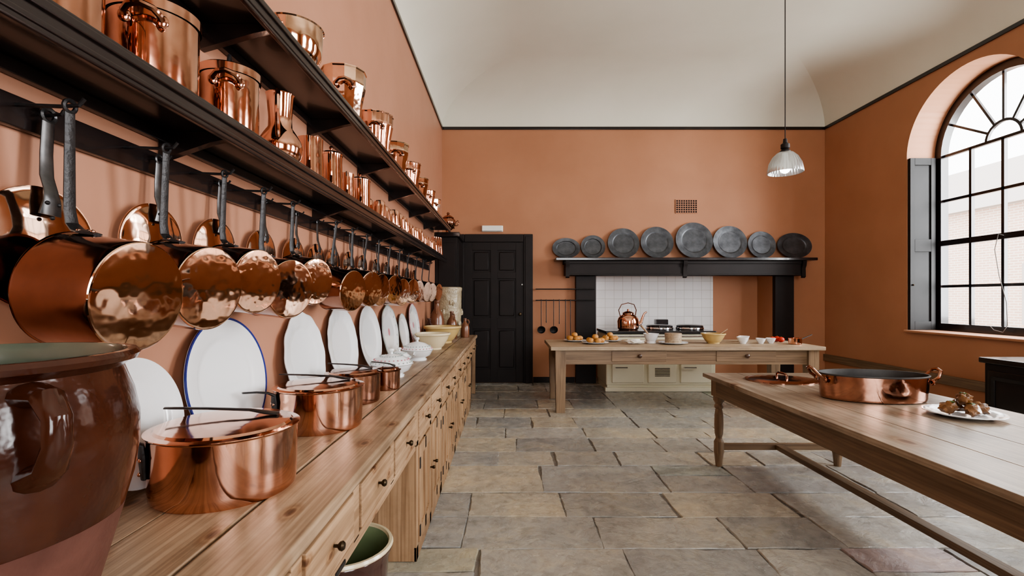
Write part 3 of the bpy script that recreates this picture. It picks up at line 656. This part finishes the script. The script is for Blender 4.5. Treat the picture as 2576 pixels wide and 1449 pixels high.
for (a, b2, z0, z1, vent) in ((1.52, 1.99, .13, .43, 0), (1.52, 1.99, .46, .78, 0), (2.05, 2.47, .13, .43, 1), (2.05, 2.47, .46, .78, 0), (2.53, 2.99, .13, .43, 0), (2.53, 2.99, .46, .78, 0)):
    dr = B().box(a, b2, -.035, .004, z0, z1, .014, seg=3).build('oven_door', enamel, ck)
    if vent:
        q = B()
        for k in range(6): q.box(a+.1, b2-.1, -.04, -.032, z0+.10+k*.022, z0+.11+k*.022, .002)
        q.build('vent_slots', brass, dr)
    else:
        B().tube([(a+.05, -.035, z1-.07), (a+.05, -.06, z1-.07), (a+.22, -.06, z1-.07), (a+.22, -.035, z1-.07)], .009, 8).build('door_handle', chrome, dr)
q = B().tube([(CX0+.02, -.075, .82), (CX1-.02, -.075, .82)], .014, 10)
for xx in (CX0+.05, CX1-.05): q.tube([(xx, 0, .82), (xx, -.075, .82)], .012, 8)
q.build('towel_rail', chrome, ck)
kt2 = thing('copper_kettle', 'large copper kettle with swan spout on the cream cooker', 'kettle', (1.83, 7.42, .897))
B().lathe([(0, 0), (.14, 0), (.155, .012), (.16, .03), (.165, .13), (.15, .18), (.125, .21), (.085, .235), (.08, .25), (0, .25)], n=44).build('body', copper, kt2)
B().lathe([(.088, .25), (.09, .258), (.06, .275), (.02, .285), (.012, .295), (.02, .31), (0, .32)], n=30).build('lid', copper, kt2)
B().tube([(.14, 0, .07), (.20, 0, .11), (.225, 0, .19), (.25, 0, .25), (.285, 0, .27)], [.034, .026, .018, .015, .014], 12).build('spout', copper, kt2)
B().tube([(-.12, 0, .20), (-.145, 0, .30), (-.10, 0, .385), (0, 0, .41), (.09, 0, .385), (.125, 0, .30), (.11, 0, .21)], .010, 8, sq=(.7, 1.4)).build('handle', copper_old, kt2)
t = thing('emergency_light', 'white emergency light box fixed above the black door', 'light', (-.27, YB-.001, 2.515))
B().box(-.175, .175, -.02, 0, -.05, .05, .006).build('back_plate', plastic, t)
B().box(-.17, .17, -.075, -.021, -.045, .045, .015, seg=3).build('diffuser', plastic, t)
t = thing('wall_vent', 'square terracotta air vent grille on the wall above the mantel', 'vent', (2.905, YB-.001, 2.88))
B().box(-.175, .175, -.006, 0, -.11, .11).build('backing', dark, t)
q = B()
for i in range(10): q.box(-.178+i*.0387, -.168+i*.0387, -.014, -.005, -.112, .112)
for i in range(7): q.box(-.178, .178, -.0145, -.005, -.112+i*.0357, -.102+i*.0357)
q.build('grille', terrac, t)
for (zz, x0, x1, lb) in ((1.525, .43, 1.38, 'upper thin iron tool rail left of the mantel post'), (1.345, .43, 1.38, 'lower thin iron rail holding hanging fire tools')):
    t = thing('tool_rail', lb, 'rail', (0, 0, 0), 0, 'iron rails left of the mantel')
    B().tube([(x0, YB-.14, zz), (x1, YB-.14, zz)], .009, 8).build('rod', iron, t)
    for xx in (x0+.02, x1-.02): B().tube([(xx, YB-.002 if xx < 1 else YB-.091, zz), (xx, YB-.14, zz)], .008, 8).build('end_bracket', iron, t)
tools = [('iron_ladle', .52, .46, 'ladle'), ('iron_ladle', .72, .46, 'ladle'), ('iron_skewer', .60, .36, 'skewer'), ('iron_skewer', .81, .38, 'skewer'), ('iron_skewer', .91, .62, 'skewer'), ('iron_skewer', .99, .60, 'skewer')]
lbs = ['iron ladle hanging from the rail nearest the black door', 'second iron ladle from the black door on the rail', 'short iron skewer hanging between the two iron ladles', 'short iron skewer just right of the second ladle', 'long iron skewer hanging left of the last one', 'long iron skewer hanging nearest the mantel post']
for (nm, xx, ln, cat), lb in zip(tools, lbs):
    t = thing(nm, lb, cat, (xx, YB-.155, 1.345), 0, 'iron tools hanging on the rail')
    B().tube([(0, .026, -.002), (0, .026, .006), (0, .015, .0125), (0, .0, .006), (0, -.002, -.05), (0, -.006, -ln+.05)], .006, 8).build('shaft', iron, t)
    if cat == 'ladle': B().lathe([(0, .045), (.03, .04), (.055, .022), (.065, 0), (.06, 0), (.05, .02), (0, .038)], T((0, -.015, -ln-.005))@R(-70, 'X')@T((0, 0, -.02)), 28).build('ladle_bowl', iron, t)
    else: B().tube([(0, -.006, -ln+.05), (0, -.012, -ln+.01), (0, -.03, -ln)], [.006, .009, .003], 8).build('tip', iron, t)

# ------------------------------------------------------------------ far table
ZT = .80
ft = thing('kitchen_table', 'long scrubbed wooden table with two drawers before the cooker', 'table', (0, 0, 0))
TX0, TX1, TY0, TY1 = .50, 3.78, 5.76, 6.78
q = B()
for i in range(4): q.box(TX0, TX1, TY0+i*.255, TY0+(i+1)*.255-.002, ZT-.045, ZT, .006)
q.build('tabletop', scrub, ft)
B().box(TX0+.10, TX1-.10, TY0+.07, TY0+.095, .58, ZT-.046, .003).box(TX0+.10, TX1-.10, TY1-.095, TY1-.07, .58, ZT-.046, .003).box(TX0+.10, TX0+.125, TY0+.07, TY1-.07, .58, ZT-.046, .003).box(TX1-.125, TX1-.10, TY0+.07, TY1-.07, .58, ZT-.046, .003).build('apron', oak, ft)
for (a, b2) in ((1.24, 1.90), (2.50, 3.22)):
    dr = B().box(a, b2, TY0+.06, TY0+.3, .615, ZT-.055, .006).build('drawer', oak, ft)
    B().lathe([(.006, 0), (.008, .014), (.024, .022), (.026, .034), (.014, .042), (0, .043)], T(((a+b2)/2, TY0+.06, .685))@R(90, 'X'), 20).build('knob', walnut, dr)
lw = .125
for xx in (TX0+.06, TX1-.06-lw):
    for yy in (TY0+.035, TY1-.035-lw):
        B().prism([(xx, yy, ZT-.046), (xx+lw, yy, ZT-.046), (xx+lw, yy+lw, ZT-.046), (xx, yy+lw, ZT-.046)], (0, 0, -.22)).add([(xx, yy, .58), (xx+lw, yy, .58), (xx+lw, yy+lw, .58), (xx, yy+lw, .58), (xx+.01, yy+.01, 0), (xx+lw-.01, yy+.01, 0), (xx+lw-.01, yy+lw-.01, 0), (xx+.01, yy+lw-.01, 0)], [(0, 1, 5, 4), (1, 2, 6, 5), (2, 3, 7, 6), (3, 0, 4, 7), (4, 5, 6, 7)]).build('leg', oakz, ft)
def flat_plate(label, loc, r, m=china, group='white plates on the far table'):
    return solo(B().lathe(plate_prof(r), n=40), 'serving_plate', m, loc, label, 'plate', group)
P3 = [(.88, 6.48, .15, 'white plate of buns nearest the left end of far table'), (1.10, 6.16, .17, 'white plate of buns at the front of the far table'), (1.36, 6.50, .15, 'white plate of buns nearest the mortar')]
nb = 0; b0 = None
for (x, y, r, lb) in P3:
    flat_plate(lb, (x, y, ZT+.001), r)
    for i in range(6):
        a = i*pi/2.5; rr = 0 if i == 5 else r*.48
        p = (x+rr*math.cos(a), y+rr*math.sin(a), ZT+.011 if i < 5 else ZT+.056)
        lb2 = '%s golden bun on the %s' % (ORD[i], lb.replace('white plate of buns', 'bun plate'))
        if b0 is None: b0 = solo(B().blob((0, 0, .033), (.041, .041, .033), .12, 2, 3), 'bread_bun', bread, p, lb2, 'bun', 'golden buns on the far table')
        else:
            o = b0.copy(); C.objects.link(o); o.location = p; o.rotation_euler = (0, 0, nb); o['label'] = lb2
        nb += 1
solo(B().blob((0, 0, .034), (.11, .07, .028), .5, 2.2, 5), 'crumpled_cloth', linen, (1.58, 6.08, ZT), 'small crumpled white cloth between buns and mortar', 'cloth')
mo = thing('mortar', 'white pestle mortar on the far table', 'mortar', (1.83, 6.22, ZT+.001))
B().lathe([(0, 0), (.06, 0), (.062, .015), (.055, .025), (.075, .06), (.095, .12), (.10, .125), (.088, .125), (.065, .06), (0, .03)], n=36).build('bowl', china, mo)
ps = thing('pestle', 'wooden handled pestle leaning in the white mortar', 'pestle', (1.83, 6.22, ZT+.05))
B().tube([(.015, 0, .0), (-.02, 0, .04)], [.022, .02], 12).build('head', china, ps)
B().tube([(-.02, 0, .04), (-.07, 0, .11), (-.13, 0, .18)], [.014, .012, .016], 12).build('handle', pinez, ps)
flat_plate('white plate under the round wooden box', (2.08, 6.12, ZT+.001), .18)
bx = thing('round_box', 'round straw coloured lidded box standing on a white plate', 'box', (2.08, 6.12, ZT+.012))
B().lathe([(0, 0), (.10, 0), (.10, .10), (0, .10)], n=36).build('drum', scrub, bx)
B().lathe([(.104, .075), (.105, .12), (.10, .125), (0, .127)], n=36).build('lid', scrub, bx)
bowl('mixing_bowl', 'small yellow mixing bowl on the far table', (2.62, 6.20, ZT+.001), .15, .13, yellow)
sp = thing('wooden_spoon', 'wooden spoon resting in the small yellow bowl', 'spoon', (2.62, 6.20, ZT+.05))
B().tube([(0, 0, .0), (.10, .02, .07), (.20, .04, .13)], .008, 8).build('handle', pinez, sp)
B().blob((-.02, 0, -.01), (.035, .025, .012), sub=2).build('spoon_bowl', pinez, sp)
for i, (x, y, r, lb) in enumerate([(2.99, 6.18, .075, 'small white bowl nearest the yellow bowl on far table'), (3.12, 6.42, .07, 'small white bowl set back second from the yellow bowl'), (3.22, 6.18, .06, 'small white bowl third from the yellow bowl'), (3.37, 6.22, .06, 'small white bowl nearest the red tomatoes')]):
    bowl('small_bowl', lb, (x, y, ZT+.001), r, r*1.1, china, 'small white bowls on the far table', band=False)
for i, (x, y, lb) in enumerate([(3.49, 6.40, 'red tomato furthest left of the three on far table'), (3.59, 6.47, 'red tomato at the back of the three on far table'), (3.58, 6.36, 'red tomato closest to the small copper saucepan')]):
    t = thing('tomato', lb, 'tomato', (x, y, ZT), 0, 'red tomatoes on the far table')
    B().blob((0, 0, .035), (.042, .042, .036), .08, 1.5, i).build('fruit', tomato, t)
    B().tube([(0, 0, .068), (.003, 0, .08)], .004, 6).build('stem', herb, t)
t = thing('small_saucepan', 'small copper saucepan near the right end of far table', 'saucepan', (3.60, 6.08, ZT+.001))
B().lathe([(0, 0), (.07, 0), (.075, .006), (.076, .075), (.079, .078), (.07, .078), (.068, .01), (0, .008)], n=36).build('body', copper, t)
B().tube([(.074, 0, .06), (.12, .02, .075), (.24, .05, .115)], [.012, .008, .009], 8, sq=(.5, 1)).build('handle', iron, t)

# ------------------------------------------------------------------ right table
ZR = .75; RX0, RX1, RY0, RY1 = 1.634, 2.80, .95, 4.08
rt = thing('long_table', 'long wooden table on turned legs at the right foreground', 'table', (0, 0, 0))
q = B(); wd = (RX1-RX0)/4
for i in range(4): q.box(RX0+i*wd, RX0+(i+1)*wd-.0025, RY0, RY1, ZR-.032, ZR, .004)
q.build('tabletop', scruby, rt)
B().box(RX0+.05, RX0+.075, RY0+.06, RY1-.06, ZR-.17, ZR-.033, .003).box(RX1-.075, RX1-.05, RY0+.06, RY1-.06, ZR-.17, ZR-.033, .003).box(RX0+.05, RX1-.05, RY1-.085, RY1-.06, ZR-.17, ZR-.033, .003).box(RX0+.05, RX1-.05, RY0+.06, RY0+.085, ZR-.17, ZR-.033, .003).build('apron', oaky, rt)
LX = (RX0+.095, RX1-.095); LY = (RY0+.12, RY1-.10)
lp = [(0, 0), (.026, 0), (.028, .02), (.036, .10), (.039, .115), (.039, .20), (.034, .21), (.026, .225), (.024, .235), (.033, .27), (.036, .34), (.034, .42), (.026, .47), (.034, .48), (.036, .495), (.028, .51), (.034, .525), (.044, .54), (.044, ZR-.16), (0, ZR-.16)]
for xx in LX:
    for yy in LY:
        B().lathe(lp, T((xx, yy, 0)), 24).box(xx-.046, xx+.046, yy-.046, yy+.046, ZR-.175, ZR-.033, .003).build('leg', oakz, rt)
for yy in LY: B().box(LX[0]+.03, LX[1]-.03, yy-.02, yy+.02, .135, .185, .004).build('end_stretcher', oak, rt)
xm = (LX[0]+LX[1])/2
B().box(xm-.035, xm+.035, LY[0]+.02, LY[1]-.02, .14, .18, .006).build('long_stretcher', oaky, rt)
bp = thing('braising_pan', 'large oval copper braising pan with loop handles on right table', 'pan', (2.27, 3.02, ZR+.001), -8)
a_, b_ = .305, .18; h = .16
B().lathe([(0, 0), (.90, 0), (.95, .006), (.97, .02), (1.0, h-.006), (1.006, h-.005), (.985, h-.005), (.955, .015), (0, .012)], None, 72, a_, b_).build('body', copper_old, bp)
B().lathe([(1.004, h-.008), (1.014, h-.003), (1.01, h+.002), (.98, h+.001), (.952, .017), (0, .014)], None, 72, a_, b_).build('tin_lining', tin, bp)
for s in (-1, 1):
    hh = B().tube([(s*(a_-.005), -.06, h-.035), (s*(a_+.03), -.055, h-.01), (s*(a_+.055), -.035, h+.025), (s*(a_+.06), 0, h+.035), (s*(a_+.055), .035, h+.025), (s*(a_+.03), .055, h-.01), (s*(a_-.005), .06, h-.035)], .010, 8)
    for yy in (-.06, .06): hh.blob((s*(a_-.005), yy, h-.04), (.008, .02, .02), sub=2)
    hh.build('loop_handle', copper_old, bp)
ld = thing('flat_copper_cover', 'flat oval copper lid lying behind the braising pan', 'pan lid', (2.10, 3.72, ZR+.001), 5)
B().lathe([(0, .018), (.6, .016), (.85, .012), (.93, .005), (1, .006), (1, 0), (.9, 0), (0, .012)], None, 60, .27, .22).build('disc', copper_old, ld)
B().tube([(-.0, -.06, .016), (0, -.06, .04), (0, -.04, .052), (0, .04, .052), (0, .06, .04), (0, .06, .016)], .008, 8).build('handle', copper_old, ld)
solo(B().lathe(plate_prof(.172), n=56, flute=.012, k=14), 'meat_plate', china, (2.43, 2.585, ZR+.001), 'white scalloped plate of roast meat on the right table', 'plate')
mp = [(-.062, .02, .040, .033), (.025, .06, .042, .033), (.0, -.05, .040, .031), (.078, -.015, .037, .034), (.008, .005, .042, .033)]
ml = ['roast meat piece nearest the braising pan on the plate', 'roast meat piece at the back of the plate', 'roast meat piece at the front of the plate', 'roast meat piece at the right of the plate', 'roast meat piece lying on top of the pile']
for i, (x, y, ra, rb) in enumerate(mp):
    t = thing('roast_meat_piece', ml[i], 'meat', (2.43+x, 2.585+y, ZR+.014+(.047 if i == 4 else 0)), i*20, 'roast meat pieces on the white plate')
    B().blob((0, 0, .03), (ra, rb, .03), .5, 2, i).build('flesh', meat, t)
    if i % 2 == 0: B().blob((.01, 0, .058), (.02, .012, .006), .6, 3, i, 2).build('herb_sprig', herb, t)
st = thing('iron_stove', 'black iron stove with top handle by the right wall', 'stove', (4.27, 3.2, 0))
B().box(0, .86, 0, 1.14, .08, .80, .008).build('body', blackm, st)
B().box(-.03, .89, -.03, 1.17, .801, .85, .01).build('top_slab', black, st)
for yy in (.02, .60):
    dr = B().box(-.016, .002, yy+.02, yy+.5, .18, .74, .008).build('door', black, st)
    q = B()
    for (a, b2, z0, z1) in ((yy+.06, yy+.46, .66, .69), (yy+.06, yy+.46, .23, .26), (yy+.06, yy+.09, .26, .66), (yy+.43, yy+.46, .26, .66)): q.box(-.026, -.015, a, b2, z0, z1, .003)
    q.build('door_moulding', shutm, dr)
for (xx, yy) in ((.03, .04), (.03, 1.04), (.77, .04), (.77, 1.04)): B().box(xx, xx+.06, yy, yy+.06, 0, .081).build('foot', blackm, st)
B().tube([(.30, .78, .85), (.30, .78, .90), (.30, .60, .90), (.30, .60, .85)], .01, 8).build('handle', iron, st)
pd = thing('pendant_lamp', 'ribbed glass pendant lamp hanging on a long cord', 'lamp', (2.04, 3.57, 0))
pz = 2.305
B().tube([(0, 0, pz+.235), (0, 0, ZC+RV)], .004, 6).build('cord', blackm, pd)
B().lathe([(.05, ZC+RV-.001), (.05, ZC+RV-.02), (.03, ZC+RV-.04), (0, ZC+RV-.042)], n=24).build('ceiling_rose', blackm, pd)
B().lathe([(0, pz+.25), (.012, pz+.25), (.016, pz+.22), (.03, pz+.21), (.03, pz+.18), (.022, pz+.175), (.036, pz+.16), (.036, pz+.145), (0, pz+.145)], n=24).build('lamp_holder', blackm, pd)
B().lathe([(.034, pz+.155), (.055, pz+.145), (.085, pz+.115), (.108, pz+.07), (.118, pz+.02), (.120, pz), (.115, pz), (.102, pz+.07), (.082, pz+.112), (.05, pz+.14)], n=160, flute=.014, k=32).build('glass_shade', lampglass, pd, 80)
B().blob((0, 0, pz+.045), (.04, .04, .05), sub=3).tube([(0, 0, pz+.09), (0, 0, pz+.15)], .018, 12).build('bulb', bulbm, pd)
solo(B().tube([(0, 0, 0), (.0, .06, .02), (0, .10, -.15), (0, .05, -.45), (0, -.03, -.75), (-.02, -.06, -1.0), (-.03, -.02, -1.08), (-.03, .08, -1.06), (-.03, .12, -1.02)], .004, 6), 'sash_cord', greycord, (XO-.17, 5.38, 2.08), 'thin grey sash cord hanging in a loop at the arched window', 'cord')

# ------------------------------------------------------------------ light
W = bpy.data.worlds.new('World'); bpy.context.scene.world = W; W.use_nodes = True
bg = W.node_tree.nodes['Background']; bg.inputs[0].default_value = (.97, .985, 1, 1); bg.inputs[1].default_value = 7
def area(name, loc, rot, sx, sy, p, col=(.97, .985, 1)):
    l = bpy.data.lights.new(name, 'AREA'); l.shape = 'RECTANGLE'; l.size = sx; l.size_y = sy; l.energy = p; l.color = col
    o = bpy.data.objects.new(name, l); C.objects.link(o); o.location = loc; o.rotation_euler = rot; return o
area('daylight_and_fill', (6.3, 4.75, 2.6), (0, rad(90), rad(-14)), 3.0, 1.3, 340)
area('daylight_and_fill', (6.2, 2.35, 2.5), (0, rad(90), 0), 3.0, 1.7, 390)
area('daylight_and_fill', (6.2, -.75, 2.5), (0, rad(90), 0), 3.0, 1.7, 250)
area('daylight_and_fill', (2.2, -3.7, 2.5), (rad(90), 0, 0), 2.4, 2.6, 150)  # added fill lamp behind the camera, shining through the invented wall opening
# ------------------------------------------------------------------ camera
cam = bpy.data.cameras.new('Camera'); co = bpy.data.objects.new('Camera', cam); C.objects.link(co)
co.location = (0, 0, 1.38); co.rotation_euler = (rad(90), 0, 0); cam.lens = 17; cam.sensor_width = 36
cam.shift_x = 8/2576; cam.shift_y = 25.5/2576; cam.clip_start = .05
bpy.context.scene.camera = co
